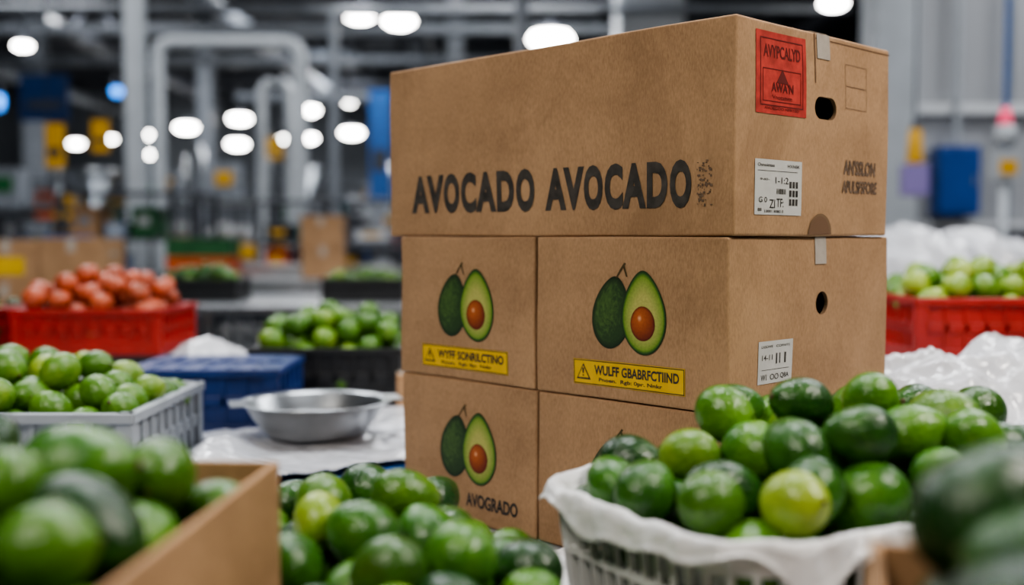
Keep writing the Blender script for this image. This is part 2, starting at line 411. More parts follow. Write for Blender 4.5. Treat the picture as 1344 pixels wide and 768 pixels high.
mb=MB('top_closure',[CREASE,TAPE]); mb.box((.3775,.215,.3012),(.74,.002,.0006),0); mb.box((.3775,.215,.3016),(.75,.05,.0005),1)
o=mb.build(parent=TOPO)
mr=CBox(.367,.45,.246,2,.004)
mr.avocado_art(.220,.134); mr.warning(.0815,.294,.019,.058)
white_label(mr,.070,.158,.036,.097,[(.08,.4,.84,.9,'LXSOWE'),(.5,.9,.84,.9,'COFNTS'),(.1,.4,.55,.68,'14-11'),(.5,.54,.45,.7,None),(.6,.63,.45,.7,None),(.75,.8,.45,.7,None),(.1,.9,.32,.33,None),(.08,.25,.08,.22,'W1'),(.35,.6,.08,.22,'OO'),(.65,.9,.08,.22,'Q8A')])
mr.quad('R',.216,.248,.205,.2455,TAPE,.001,'tape',4)
mr.hole(.238,.146,.0355,.035)
place(mr,(.2966,1.53),0,T+.2465)
ml=CBox(.343,.45,.246,3,.0045)
ml.avocado_art(.208,.130); ml.warning(.063,.2815,.017,.056,'WYFF SONRILCTINO')
ml.hole(.238,.146,.0355,.035)
place(ml,(.2966,1.53),.3725,T+.2465)
br=CBox(.370,.455,.245,4,.004)
br.avocado_art(.212,.132); br.text('F','AVOGRADO',.20,.33,.035,.06,INK,.001,.03)
br.hole(.238,.146,.0355,.035)
place(br,(.3005,1.527),0,T)
bl=CBox(.340,.45,.245,5,.004)
bl.avocado_art(.208,.132); bl.text('F','AVOGRADO',.175,.300,.030,.054,INK,.001,.03)
bl.hole(.238,.146,.0355,.035)
place(bl,(.3005,1.527),.3745,T)

# ------------------------------------------------------------ fruit piles
def fruit_template(kind,nl=18,na=22):
    vs=[];ax=[]
    for i in range(nl+1):
        th=math.pi*i/nl
        for k in range(na):
            a=2*math.pi*k/na; c=math.cos(th); s_=math.sin(th)
            if kind=='avocado': r=s_*(1-.15*c-.03*math.cos(2*th)); z=1.28*c+.02
            elif kind=='lime': r=s_; z=1.12*c+(.09 if c>.97 else 0)*((c-.97)/.03)
            else: r=s_*(1+.03*math.cos(5*a)); z=.82*c-(.10*max(0,(c-.9)/.1))
            vs.append((r*math.cos(a),r*math.sin(a),z)); ax.append(.5+.5*c)
    fs=[]
    for i in range(nl):
        for k in range(na):
            k2=(k+1)%na; fs.append((i*na+k,(i+1)*na+k,(i+1)*na+k2,i*na+k2))
    mi=[0]*len(fs)
    zt={'avocado':1.285,'lime':1.19,'tomato':.74}[kind]; rs={'avocado':.12,'lime':.09,'tomato':.12}[kind]
    n0=len(vs)
    for z,r in((zt-.05,rs*1.15),(zt+.035,rs),(zt+.045,.01)):
        for k in range(8):
            a=2*math.pi*k/8; vs.append((r*math.cos(a),r*math.sin(a),z)); ax.append(1)
    for j in range(2):
        for k in range(8):
            k2=(k+1)%8; fs.append((n0+j*8+k,n0+j*8+k2,n0+(j+1)*8+k2,n0+(j+1)*8+k)); mi.append(1)
    return np.array(vs),np.array(fs),np.array(mi),np.array(ax)
TPL={k:fruit_template(k) for k in('avocado','lime','tomato')}
def pack(w,d,base,n,mound,rfun,seed,tries=45,margin=.9):
    """drop-pack spheres in a w x d tray; mound(x,y)=ceiling height of the heap"""
    R=np.random.RandomState(seed); P=np.zeros((0,3)); RR=np.zeros(0); out=[]
    for i in range(n):
        r,kind=rfun(R); best=None
        for t in range(tries):
            x=(R.rand()-.5)*(w-2*r*margin); y=(R.rand()-.5)*(d-2*r*margin)
            z=base+r
            if len(P):
                D2=(P[:,0]-x)**2+(P[:,1]-y)**2; S=(RR+r)**2
                k=D2<S
                if k.any(): z=max(z,(P[k,2]+np.sqrt(S[k]-D2[k])).max())
            m=mound(x,y)
            if z+r>m: continue
            sc=z-base-.25*(m-base)
            if best is None or sc<best[0]: best=(sc,x,y,z)
        if best is None: continue
        _,x,y,z=best; P=np.vstack([P,[x,y,z]]); RR=np.append(RR,r); out.append((x,y,z,r,kind))
    return out
def fruit_pile(name,items,loc,rz,seed,mats=None,mixp=.25,bias=0.):
    R=np.random.RandomState(seed); V=[];F=[];MI=[];C=[];off=0
    for (x,y,z,r,kind) in items:
        vs,fs,mi,ax=TPL[kind]
        if kind=='tomato': e=Euler((R.rand()*.9-.45,R.rand()*.9-.45,R.rand()*6.28))
        else: e=Euler((1.57+(R.rand()-.5)*1.3,(R.rand()-.5)*.6,R.rand()*6.28),'XYZ')
        M3=np.array((Matrix.Rotation(e.z,3,'Z')@Matrix.Rotation(e.y,3,'Y')@Matrix.Rotation(e.x,3,'X')))
        sc=np.array([r*(.97+.08*R.rand()),r*(.97+.08*R.rand()),r*(1+.1*R.rand())])
        if kind=='avocado': sc*=.98
        V.append((vs*sc)@M3.T+np.array([x,y,z])); F.append(fs+off); MI.append(mi)
        c=np.zeros((len(vs),4)); c[:,0]=np.clip(R.rand()*1.1-.05+bias,0,1); c[:,1]=ax; c[:,2]=.9 if kind=='lime' else (.0 if R.rand()>mixp else .35); c[:,3]=1
        C.append(c); off+=len(vs)
    V=np.vstack(V);F=np.vstack(F);MI=np.concatenate(MI);C=np.vstack(C)
    me=bpy.data.meshes.new(name); me.from_pydata(V.tolist(),[],F.tolist())
    for m in (mats or [FRUIT,STEM]): me.materials.append(m)
    me.polygons.foreach_set('material_index',MI.tolist()); me.polygons.foreach_set('use_smooth',[True]*len(F))
    ca=me.color_attributes.new('Col','FLOAT_COLOR','POINT'); ca.data.foreach_set('color',C.ravel().tolist())
    o=bpy.data.objects.new(name,me); col.objects.link(o); o.location=loc; o.rotation_euler=(0,0,rz); return o
def dome(w,d,rim,top,p=2.2):
    return lambda x,y: rim+(top-rim)*max(0,1-abs(2*x/w)**p)*max(0,1-abs(2*y/d)**p)+.0

# crates --------------------------------------------------------------
def crate(name,w,d,h,mat,loc,rz=0,rim=.018,slots=3,lid=False,label=False):
    m=MB(name,[mat,YEL]); t=.006
    m.box((0,0,.004),(w-.02,d-.02,.008))
    for sx in(-1,1):
        for sy in(-1,1): m.box((sx*(w/2-.016),sy*(d/2-.016),h/2),(.03,.03,h))
    for sx in(-1,1):
        m.box((sx*(w/2-.006),0,h-rim/2),(.012+.008,d,rim)); m.box((sx*(w/2-.006),0,.02),(.008,d-.03,.04))
        m.box((sx*(w/2-.008),0,h*.55),(t,d-.03,h*.14))
        n=max(3,int(d/.05))
        for i in range(n): m.box((sx*(w/2-.008),-d/2+.03+(d-.06)*i/(n-1),h/2),(t,.012,h-.01))
    for sy in(-1,1):
        m.box((0,sy*(d/2-.006),h-rim/2),(w,.012+.008,rim)); m.box((0,sy*(d/2-.006),.02),(w-.03,.008,.04))
        m.box((0,sy*(d/2-.008),h*.55),(w-.03,t,h*.14))
        n=max(3,int(w/.05))
        for i in range(n): m.box((-w/2+.03+(w-.06)*i/(n-1),sy*(d/2-.008),h/2),(.012,t,h-.01))
    for sy in(-1,1): m.box((0,sy*(d/2-.012),h*.5),(w-.05,.003,h*.9))
    for sx in(-1,1): m.box((sx*(w/2-.012),0,h*.5),(.003,d-.05,h*.9))
    if label: m.box((w*.28,-d/2-.004,h*.5),(w*.28,.004,h*.4),1)
    if lid:
        m.box((0,0,h-.006),(w-.01,d-.01,.01))
        for i in range(5): m.box((-w/2+w*(i+1)/6,0,h),(.01,d-.04,.006))
        m.box((0,0,h+.001),(w-.04,.012,.006))
    return m.build(loc,rz,bevel=.002)
def open_box(name,w,d,h,loc,rz,insert=0,flaps=(),mat=CARD2):
    m=MB(name,[mat,INSIDE]); t=.006
    for sx in(-1,1): m.box((sx*(w/2-t/2),0,h/2),(t,d,h))
    for sy in(-1,1): m.box((0,sy*(d/2-t/2),h/2),(w-2*t,t,h))
    m.box((0,0,t/2),(w-2*t,d-2*t,t))
    if insert: m.box((0,0,insert),(w-2*t,d-2*t,t),1)
    for f in flaps:
        m.bar(*f)
    return m.build(loc,rz,bevel=.0012)

AV=lambda R:(.030+.007*R.rand(),'avocado')
AVN=lambda R:(.033+.008*R.rand(),'avocado')
AVM=lambda R:(.029+.007*R.rand(),'avocado') if R.rand()<.95 else (.029+.003*R.rand(),'lime')
LM=lambda R:(.027+.005*R.rand(),'lime')
BLM=lambda R:(.030+.006*R.rand(),'lime')
MIX=lambda R:((.033+.007*R.rand(),'avocado') if R.rand()<.58 else (.026+.005*R.rand(),'lime'))
AVL=lambda R:(.028+.006*R.rand(),'avocado') if R.rand()<.86 else (.026+.004*R.rand(),'lime')

# foreground left box of limes
open_box('open_cardboard_box',.48,.47,.292,(-.462,.775,T),-.06,insert=.15,flaps=[((-.235,.233,.30),(-.06,.243,.335),.004,.10)])
it=pack(.465,.455,.155,260,lambda x,y:.306+.080*max(0,1-abs(2*(x+.08)/.58)**2.6)*max(0,1-abs(2*y/.52)**3),MIX,3)
fruit_pile('lime_and_avocado_pile',it,(-.462,.775,T),-.06,5,bias=-.14)
# centre crate
crate('plastic_crate',.28,.56,.11,CRG,(-.082,1.035,T),.297)
it=pack(.31,.58,.01,260,lambda x,y:.142+.110*max(0,1-abs(2*(x+.02)/.35)**2.2)*max(0,1-abs(2*(y-.10)/.62)**2.6),AVL,8)
fruit_pile('avocado_pile',it,(-.082,1.035,T),.297,9,bias=-.04)
# near right box, turned towards the packer
rzn=-.30; cxn,cyn=.382,.492
open_box('open_cardboard_box',.42,.34,.297,(cxn,cyn,T),rzn,insert=.16)
it=pack(.408,.328,.165,170,lambda x,y:.334+.040*(y>-.05)+.030*(x>-.08)*(y>-.02),AVN,13)
fruit_pile('avocado_pile',it,(cxn,cyn,T),rzn,14,bias=-.42,mixp=0)

# white basket --------------------------------------------------------
def rrect(s,L,W,r):
    a,b=L-2*r,W-2*r; q=math.pi*r/2; per=2*a+2*b+4*q; s=(s%1)*per
    segs=[('l',(-a/2,-W/2),(1,0),a),('c',(a/2,-W/2+r),-90,q),('l',(L/2,-b/2),(0,1),b),('c',(a/2,b/2),0,q),('l',(a/2,W/2),(-1,0),a),('c',(-a/2,b/2),90,q),('l',(-L/2,b/2),(0,-1),b),('c',(-a/2,-b/2),180,q)]
    for t in segs:
        ln=t[3]
        if s<=ln+1e-9:
            if t[0]=='l':
                d=t[2]; return (t[1][0]+d[0]*s,t[1][1]+d[1]*s),(d[1],-d[0])
            ang=math.radians(t[2])+s/r
            return (t[1][0]+r*math.cos(ang),t[1][1]+r*math.sin(ang)),(math.cos(ang),math.sin(ang))
        s-=ln
    return rrect(0,L,W,r)
bk=(.350,1.222); bz=math.atan2(.50,.866); BL,BW,BH=.55,.34,.220
mb=MB('white_plastic_basket',[WPL])
def bp_(s,z,off=0):
    k=.90+.10*z/BH; (x,y),n=rrect(s,BL,BW,.07); return Vector((x*k+n[0]*off,y*k+n[1]*off,z))
NS=72
for i in range(NS):
    mb.bar(bp_(i/NS,.01),bp_(i/NS,BH-.005),.004,.0105)
for z,h in((.012,.02),(.06,.008),(.11,.008),(.160,.008),(BH-.012,.024)):
    for i in range(NS): mb.bar(bp_(i/NS,z,.001),bp_((i+1.02)/NS,z,.001),.006,h)
mb.add([bp_(i/NS,.006) for i in range(NS)],[tuple(range(NS))])
bo=mb.build((bk[0],bk[1],T),bz)
prof=[(-.045,-.065),(-.03,-.04),(-.016,-.018),(-.009,-.004),(-.003,.003),(.002,.005),(.006,.002),(.008,-.005),(.009,-.012),(.010,-.019),(.012,-.026),(.015,-.031)]
vs=[];fs=[];NP=480
def vr(x,y,z):
    d=noise.voronoi(Vector((x,y,z)))[0]; return min(1,(d[1]-d[0])*1.1)
for i in range(NP):
    s=i/NP; (x,y),n=rrect(s,BL,BW,.07); edge=.95+1.2*noise.noise(Vector((x*14,y*14,5)))
    fl=noise.noise(Vector((x*36,y*36,1)))      # pleats running down the fold
    for j,(o_,z_) in enumerate(prof):
        zz=z_*(edge if j>6 else 1)
        c=(1-vr(x*15+zz*5,y*15,zz*8+3))*.009+fl*.006*(1 if j>4 else .4)
        k=o_+c-.003; vs.append((x+n[0]*k,y+n[1]*k,BH+zz+noise.noise(Vector((x*18,y*18,9)))*.010+(1-vr(x*17,y*17,2))*.007-.004))
for i in range(NP):
    for j in range(len(prof)-1):
        i2=(i+1)%NP; n_=len(prof); fs.append((i*n_+j,i2*n_+j,i2*n_+j+1,i*n_+j+1))
mp=MB('paper_liner',[PAPER]); mp.add(vs,fs,0,True); po=mp.build(parent=bo)
sd=po.modifiers.new('s','SOLIDIFY'); sd.thickness=.001
it=pack(.53,.32,.02,290,lambda x,y:.232+.112*max(0,1-abs(2*(x-.04)/.66)**2.4)*max(0,1-abs(2*(y-.01)/.46)**2.4),AVM,21,margin=.95)
fruit_pile('avocado_pile',it,(bk[0],bk[1],T),bz,23,bias=.06)

# ------------------------------------------------------------ crumpled sheets
def ridged(x,y,s,seed):
    v=0;a=1;f=s;t=0
    wx=noise.noise(Vector((x*s*.8,y*s*.8,seed)))*.6/s; wy=noise.noise(Vector((x*s*.8,y*s*.8,seed+9)))*.6/s
    for k in range(3):
        d=noise.voronoi(Vector(((x+wx)*f+seed,(y+wy)*f-seed,seed*.37+k*3.1)))[0]
        v+=a*(1-min(1,(d[1]-d[0])*1.25)); t+=a; a*=.36; f*=2.1
    return v/t
def sheet(name,x0,x1,y0,y1,zf,mask=None,res=.008,mat=FILM,seed=1,amp=.02,scale=7):
    nx=int((x1-x0)/res);ny=int((y1-y0)/res);idx={};vs=[];fs=[]
    def vid(i,j):
        if (i,j) not in idx:
            x=x0+(x1-x0)*i/nx;y=y0+(y1-y0)*j/ny
            dx=noise.noise(Vector((x*11,y*11,seed)))*.012; dy=noise.noise(Vector((x*11,y*11,seed+5)))*.012
            idx[(i,j)]=len(vs); vs.append((x+dx,y+dy,zf(x,y)+amp*max(0,ridged(x,y,scale,seed))+amp*.5*noise.noise(Vector((x*scale*.7,y*scale*.7,seed)))))
        return idx[(i,j)]
    for i in range(nx):
        for j in range(ny):
            x=x0+(x1-x0)*(i+.5)/nx;y=y0+(y1-y0)*(j+.5)/ny
            if mask and not mask(x,y): continue
            fs.append((vid(i,j),vid(i+1,j),vid(i+1,j+1),vid(i,j+1)))
    m=MB(name,[mat]); m.add(vs,fs,0,True); return m.build()
g=lambda x,y,cx,cy,sx,sy:math.exp(-((x-cx)/sx)**2-((y-cy)/sy)**2)
def fm(x,y):
    q=Vector((x+.436,y-2.09)); s=q.x*A.x+q.y*A.y
    if s<.012+.01*noise.noise(Vector((x*9,y*9,0))): return False
    if x<-.66 and y<2.47: return False
    if x<-.545 and y>2.63: return False
    if y>3.03: return False
    return True
sheet('plastic_film_sheet',-.80,.12,1.9,3.03,lambda x,y:T+.018+.055*g(x,y,-.60,2.25,.06,.16)+.03*g(x,y,-.54,2.12,.09,.05)+.006*g(x,y,-.44,2.5,.15,.15)+.03*g(x,y,-.15,2.8,.1,.1),fm,amp=.022,seed=2,scale=6)
mb=MB('blue_plastic_board',[BLUEL]); P=[(-.60,1.925),(.02,2.56),(-.22,2.93),(-.54,2.6),(-.65,2.1)]
n=len(P); mb.add([(x,y,T) for x,y in P]+[(x,y,T+.017) for x,y in P],[tuple(range(n))[::-1],tuple(range(n,2*n))]+[(i,(i+1)%n,n+(i+1)%n,n+i) for i in range(n)]); mb.build(bevel=.003)
def hz(x,y): return T+.0+.20*g(x,y,.98,2.28,.28,.22)+.08*g(x,y,.72,2.12,.12,.14)+.10*g(x,y,1.25,2.1,.2,.2)
sheet('crumpled_plastic_film',.60,1.50,1.85,2.66,hz,None,res=.0065,amp=.13,seed=6,scale=4.2)
sheet('crumpled_paper',-.02,.24,1.36,1.60,lambda x,y:T+.012+.035*g(x,y,.1,1.47,.08,.08),lambda x,y:((x-.2966)*B.x+(y-1.53)*B.y)<-.02,amp=.03,mat=PAPER,seed=9,scale=10)
mb=MB('steel_bowl',[STEEL])
mb.lathe((0,0,0),[(0,.004),(.085,.004),(.105,.012),(.135,.045),(.150,.074),(.156,.080),(.168,.081),(.169,.078),(.157,.076),(.139,.044),(.108,.007),(.085,0),(0,0)],56)
for sx in(-1,1): mb.box((sx*.175,0,.079),(.03,.09,.004))
mb.build((-.44,2.5,T+.046),.3)
crate('plastic_crate',.37,.33,.175,BLUEP,(-.745,2.83,T),0,lid=True)
crate('plastic_crate',.42,.40,.185,BLKP,(-.515,3.27,T),0)
it=pack(.40,.38,.06,110,dome(.60,.55,.18,.31),BLM,31); fruit_pile('lime_pile',it,(-.515,3.27,T),0,32,bias=-.40)
crate('grey_produce_crate',.68,.46,.175,CRG,(-1.02,2.225,T),.0)
it=pack(.66,.44,.05,150,dome(.8,.6,.17,.28),BLM,35); fruit_pile('lime_pile',it,(-1.02,2.225,T),0,36,bias=-.18)
crate('plastic_crate',.46,.4,.12,BLKP,(-1.33,3.68,T),0)
crate('plastic_crate',.47,.4,.145,REDP,(-1.33,3.68,T+.121),0)
it=pack(.45,.38,.03,110,dome(.62,.55,.15,.29),lambda R:(.034+.006*R.rand(),'tomato'),41)
fruit_pile('tomato_pile',it,(-1.33,3.68,T+.121),0,42,mats=[TOM,GRNP])
crate('plastic_crate',.46,.4,.12,BLKP,(-1.86,3.6,T),0)
crate('plastic_crate',.46,.4,.145,REDP,(-1.86,3.6,T+.121),0)
it=pack(.44,.38,.03,60,dome(.6,.5,.14,.26),AV,43); fruit_pile('avocado_pile',it,(-1.86,3.6,T+.121),0,44,bias=-.3)
crate('plastic_crate',.56,.4,.17,REDP,(1.28,2.97,T),0,label=True); crate('plastic_crate',.56,.4,.17,REDP,(1.28,2.97,T+.171),0,label=True)
it=pack(.54,.38,.05,140,dome(.75,.6,.17,.28),BLM,45); fruit_pile('lime_pile',it,(1.28,2.97,T+.171),0,46,bias=.25)
sheet('crumpled_plastic_film',-1.05,-.74,3.15,3.45,lambda x,y:T+.02+.10*g(x,y,-.9,3.3,.16,.16),None,res=.01,amp=.08,seed=16,scale=6)

def bag(name,c,r,seed,mat=FILM):
    vs=[];fs=[];nl,na=36,48
    for i in range(nl+1):
        th=math.pi*i/nl
        for k in range(na):
            a=2*math.pi*k/na; d=Vector((math.sin(th)*math.cos(a),math.sin(th)*math.sin(a),math.cos(th)))
            q=.70+.80*ridged(d.x*1.1+d.z,d.y*1.1-d.z*.4,1.6,seed)
            p=d*q; z=p.z*.8
            if z<-.45: z=-.45
            vs.append((c[0]+p.x*r,c[1]+p.y*r,c[2]+(z+.45)*r))
    for i in range(nl):
        for k in range(na):
            k2=(k+1)%na; fs.append((i*na+k,(i+1)*na+k,(i+1)*na+k2,i*na+k2))
    m=MB(name,[mat]); m.add(vs,fs,0,True); return m.build()
bag('plastic_bag',(-.20,3.25,T),.085,3)
def carton(x,y,z,w,d,h,rz=0,label=None):
    m=MB('cardboard_box',[CARD2,TAPE,YEL]); m.box((0,0,h/2),(w,d,h)); m.box((0,0,h+.0005),(w+.001,.05,.002),1); m.box((0,-d/2-.0005,h*.85),(.05,.001,h*.3),1)
    if label: m.box((w*.05,-d/2-.001,h*.4),(w*.45,.002,h*.4),2)
    for s in(-1,1): m.box((s*w/2,0,h*.65),(.002,.09,.03),1)
    m.build((x,y,z),rz,bevel=.004)
carton(-.24,3.06,T,.15,.12,.12,.1)

mb=MB('packing_table',[TABLE,STEEL])
mb.box((0,2.3,T-.02),(4.4,3.9,.038),0)
for x in(-2.1,0,2.1):
    for y in(.45,2.3,4.15): mb.box((x,y,(T-.04)/2),(.06,.06,T-.04),1)
for y in(.45,4.15): mb.box((0,y,.2),(4.2,.04,.04),1)
for x in(-2.1,2.1): mb.box((x,2.3,.2),(.04,3.7,.04),1)
mb.build(bevel=.003)

# ------------------------------------------------------------ room
FLOOR=M('concrete_floor',(.10,.105,.11),.35,var=.25,scale=1.2,bump=.2,bscale=15)
WALL=M('wall_panel',(.18,.20,.23),.6,var=.2,scale=.8)
WALLR=M('wall_panel_blue_grey',(.38,.39,.41),.55,var=.1,scale=.8)
CEIL=M('ceiling_dark',(.03,.034,.042),.8,var=.2,scale=1)
def slab(name,c,d,mat): 
    m=MB(name,[mat]); m.box(c,d); return m.build()
slab('floor',(-3,17,-.05),(30,44,.1),FLOOR)
slab('ceiling',(-3,17,6.25),(30,44,.1),CEIL)
slab('wall_back',(-3,38,3.1),(30,.2,6.2),WALL); slab('wall_left',(-17,17,3.1),(.2,42,6.2),WALL); slab('wall_right',(11,17,3.1),(.2,42,6.2),WALL)
slab('wall_front',(-3,-4,3.1),(30,.2,6.2),WALL)
m=MB('wall_partition',[WALLR,GREY])
m.box((7.3,10.6,3.1),(7.4,.15,6.2),0)
for i in range(8): m.box((3.7+i*.95,10.51,3.1),(.03,.02,6.2),1)
m.build()
m=MB('wall_rail',[M('pale_rail',(.7,.72,.74),.4)]); m.box((7.2,10.45,2.52),(7.2,.06,.09)); m.box((7.2,10.45,1.45),(7.2,.06,.06)); m.build()
for i,y in enumerate([7,11,15,19,23,27,31,35]):
    m=MB('ceiling_truss',[STEELD]); 
    m.box((-3,y,6.1),(28,.12,.1)); m.box((-3,y,5.5),(28,.10,.08))
    for k in range(28):
        x=-17+k; m.bar((x,y,5.5),(x+.5,y,6.1),.05,.05); m.bar((x+.5,y,6.1),(x+1,y,5.5),.05,.05)
    m.build()
for i,x in enumerate([-12,-8.5,-5,-1.5,2,5.5]):
    m=MB('ceiling_duct',[STEELD if i%2 else GREY]); m.cyl((x,5,5.2),(x,37,5.2),.16,12)
    for y in range(6,37,3): m.cyl((x,y,5.2),(x,y+.1,5.2),.19,12)
    m.build()
m=MB('cable_tray',[GREY])
for y in(12.75,17,20): m.box((-4,y,4.4),(16,.25,.05)); m.box((-4,y-.12,4.45),(16,.02,.1))
m.build()
def column(x,y,w,mat,name='steel_column',h=6.15):
    m=MB(name,[mat]); m.box((x,y,h/2),(w*.3,w,h)); m.box((x,y-w*.45,h/2),(w,w*.12,h)); m.box((x,y+w*.45,h/2),(w,w*.12,h)); m.box((x,y,.02),(w*1.7,w*1.7,.04)); return m.build()
column(-4.1,12.3,.18,LGREY); column(-7.6,18,.3,GREY); column(-.9,18,.26,GREY); column(-6.5,24,.3,GREY); column(-2.2,26,.3,GREY); column(-5.35,10.6,.10,GREY)
m=MB('concrete_pillar',[LGREY]); m.box((1.68,14,3.05),(.8,.8,6.1)); m.box((1.68,14,.15),(.95,.95,.3)); m.build(bevel=.03)
m=MB('concrete_pillar',[LGREY]); m.box((3.42,10.25,3.05),(.42,.42,6.1)); m.box((3.42,10.25,.15),(.55,.55,.3)); m.build(bevel=.03)
def pipe(name,pts,r,mat):
    cu=bpy.data.curves.new(name,'CURVE'); cu.dimensions='3D'; cu.bevel_depth=r; cu.bevel_resolution=5
    P=[Vector(p) for p in pts]; Q=[P[0]]
    for i in range(1,len(P)-1):
        a=(P[i-1]-P[i]).normalized(); b=(P[i+1]-P[i]).normalized(); rr=r*2.6
        for k in range(7):
            t=k/6; Q.append((P[i]+a*rr)*(1-t)**2+P[i]*2*t*(1-t)+(P[i]+b*rr)*t*t)
    Q.append(P[-1]); sp=cu.splines.new('POLY'); sp.points.add(len(Q)-1)
    for i,q in enumerate(Q): sp.points[i].co=(*q,1)
    cu.materials.append(mat); o=bpy.data.objects.new(name,cu); col.objects.link(o); return o
pipe('ventilation_pipe',[(-3.95,12.6,0.9),(-3.95,12.6,3.50),(-2.36,12.6,3.50),(-2.36,12.6,.95)],.075,LGREY)
pipe('ventilation_pipe',[(-3.1,14,.9),(-3.1,14,3.25),(-2.75,14,3.25),(-2.75,14,1.0)],.07,LGREY)
pipe('ventilation_pipe',[(-3.9,16,3.3),(-1.9,16,3.3),(-1.9,16,1.2)],.07,GREY)
pipe('ventilation_pipe',[(-2.05,13,1),(-2.05,13,3.9),(1.,13,3.9)],.05,GREY)
pipe('ceiling_pipe',[(-9,13.5,4.05),(4,13.5,4.05)],.05,GREY)
pipe('wall_pipe',[(4.1,10.4,6.1),(4.1,10.4,2.2)],.03,LGREY); pipe('wall_pipe',[(4.55,10.4,6.1),(4.55,10.4,.3)],.02,BLUEL)
pipe('ceiling_pipe',[(.1,12,6),(.1,12,1)],.07,GREY)

def emis(name,c,s): return M(name,c,.5,emis=c,estr=s)
LAMP=emis('lamp_diffuser',(1.0,.98,.94),38)
LAMPD=emis('lamp_diffuser_dim',(.75,.85,1.0),8)
BLUEE=emis('blue_lamp',(.05,.3,1.0),4)
def hlamp(x,y,w,mat=LAMP,z=3.94,h=None):
    h=h or w*.36
    m=MB('high_bay_lamp',[mat,STEELD])
    m.lathe((0,0,0),[(0,-h*.5),(w*.3,-h*.42),(w*.46,-h*.15),(w*.5,.05*h),(w*.42,h*.4),(0,h*.5)],20,0)
    m.cyl((0,0,h*.45),(0,0,h*.45+.12),w*.25,12,1); m.cyl((0,0,h*.5+.1),(0,0,6.15-z),.012,6,1)
    m.build((x,y,z))
for x,y,w in [(-1.80,13.4,.36),(-1.37,13.75,.38),(.51,15,.58),(-6.06,25.1,.46),(-4.22,23.4,.42),(-4.05,28.5,.54),(-5.43,30.1,.42),(-7.8,32,.56),(-7.83,27.1,.50),(-9.45,29,.36),(-11.5,36,.38),(-12.3,31.8,.38),(-10.8,30.3,.28),(-6.1,30.3,.32),(-6.7,15.5,.24),(-5.65,25.6,.22),(3.6,12.7,.3),(-3.17,22,.2)]:
    hlamp(x,y,w)
hlamp(-4.9,14,.14,BLUEE,3.13,.12); hlamp(-6.35,14,.10,BLUEE,3.0,.2)

def sign(name,x,y,z0,z1,w,mat,mat2=None):
    m=MB(name,[mat,STEELD,mat2 or mat]); m.box((x,y,(z0+z1)/2),(w,.03,z1-z0),0); m.box((x,y-.017,z0+(z1-z0)*.35),(w*.7,.004,(z1-z0)*.2),2 if mat2 else 1)
    m.cyl((x-w*.4,y,z1),(x-w*.4,y,6.1),.006,6,1); m.cyl((x+w*.4,y,z1),(x+w*.4,y,6.1),.006,6,1); m.build()
YS=M('yellow_sign',(.66,.36,.015),.5)
SCR=M('blue_screen',(.012,.035,.11),.3)
sign('hanging_yellow_sign',-3.65,9,1.89,2.24,.14,YS); sign('hanging_yellow_sign',-3.47,9.5,2.05,2.32,.14,YS); sign('hanging_yellow_sign',-2.74,13,2.24,2.47,.18,YS)
sign('hanging_screen',-5.8,14,2.77,3.34,.6,SCR); sign('hanging_blue_banner',-1.64,14,1.82,3.15,.26,BLUEL)
PUR=M('purple_plastic',(.25,.20,.45),.5); PINK=M('red_beacon',(.9,.05,.15),.4,emis=(.9,.05,.15),estr=.6)
m=MB('hanging_pull_switch',[YS,PUR,STEELD]); m.cyl((0,0,.52),(0,0,4.3),.01,6,2); m.cyl((0,0,.22),(0,0,.46),.06,14,0,r2=.045); m.cyl((0,0,.46),(0,0,.54),.03,10,2,r2=.015); m.box((0,0,.1),(.18,.1,.22),1); m.build((2.86,8,1.64),bevel=.01)
m=MB('warning_beacon',[PINK,LGREY,YS]); m.cyl((0,0,.5),(0,0,.62),.05,14,0,r2=.03); m.cyl((0,0,.35),(0,0,.5),.07,14,1); m.box((0,0,.22),(.18,.12,.22),1); m.box((0,-.065,.2),(.12,.01,.1),2); m.cyl((0,0,-1.6),(0,0,.12),.03,8,1); m.box((0,0,-1.61),(.3,.3,.03),1); m.build((3.5,8,1.63))
m=MB('blue_wall_cabinet',[BLUEC,GREY]); m.box((4.08,10.38,1.85),(.38,.25,.63)); m.box((4.08,10.25,1.85),(.34,.01,.58),0); m.box((4.21,10.24,1.85),(.02,.02,.1),1); m.build(bevel=.01)

def steel_table(x0,x1,y0,y1,z,name='steel_table'):
    m=MB(name,[STEEL]); m.box(((x0+x1)/2,(y0+y1)/2,z-.02),(x1-x0,y1-y0,.04)); m.box(((x0+x1)/2,(y0+y1)/2,.25),(x1-x0-.1,y1-y0-.1,.02))
    m.box(((x0+x1)/2,y1-.01,z+.05),(x1-x0,.02,.1))
    for x in(x0+.05,x1-.05):
        for y in(y0+.05,y1-.05): m.cyl((x,y,0),(x,y,z-.03),.025,8)
    return m.build(bevel=.004)
steel_table(-2.1,-.5,6.3,7.6,.95); steel_table(-2.9,-1.0,8.6,9.8,1.0); steel_table(-.9,1.2,8.4,9.6,.95); steel_table(-3.9,-2.3,6.5,7.5,.78)
steel_table(1.4,3.8,4.7,5.9,.98); steel_table(-5.2,-3.4,9.0,10.2,.95); steel_table(2.2,4.4,7.0,7.7,.9)
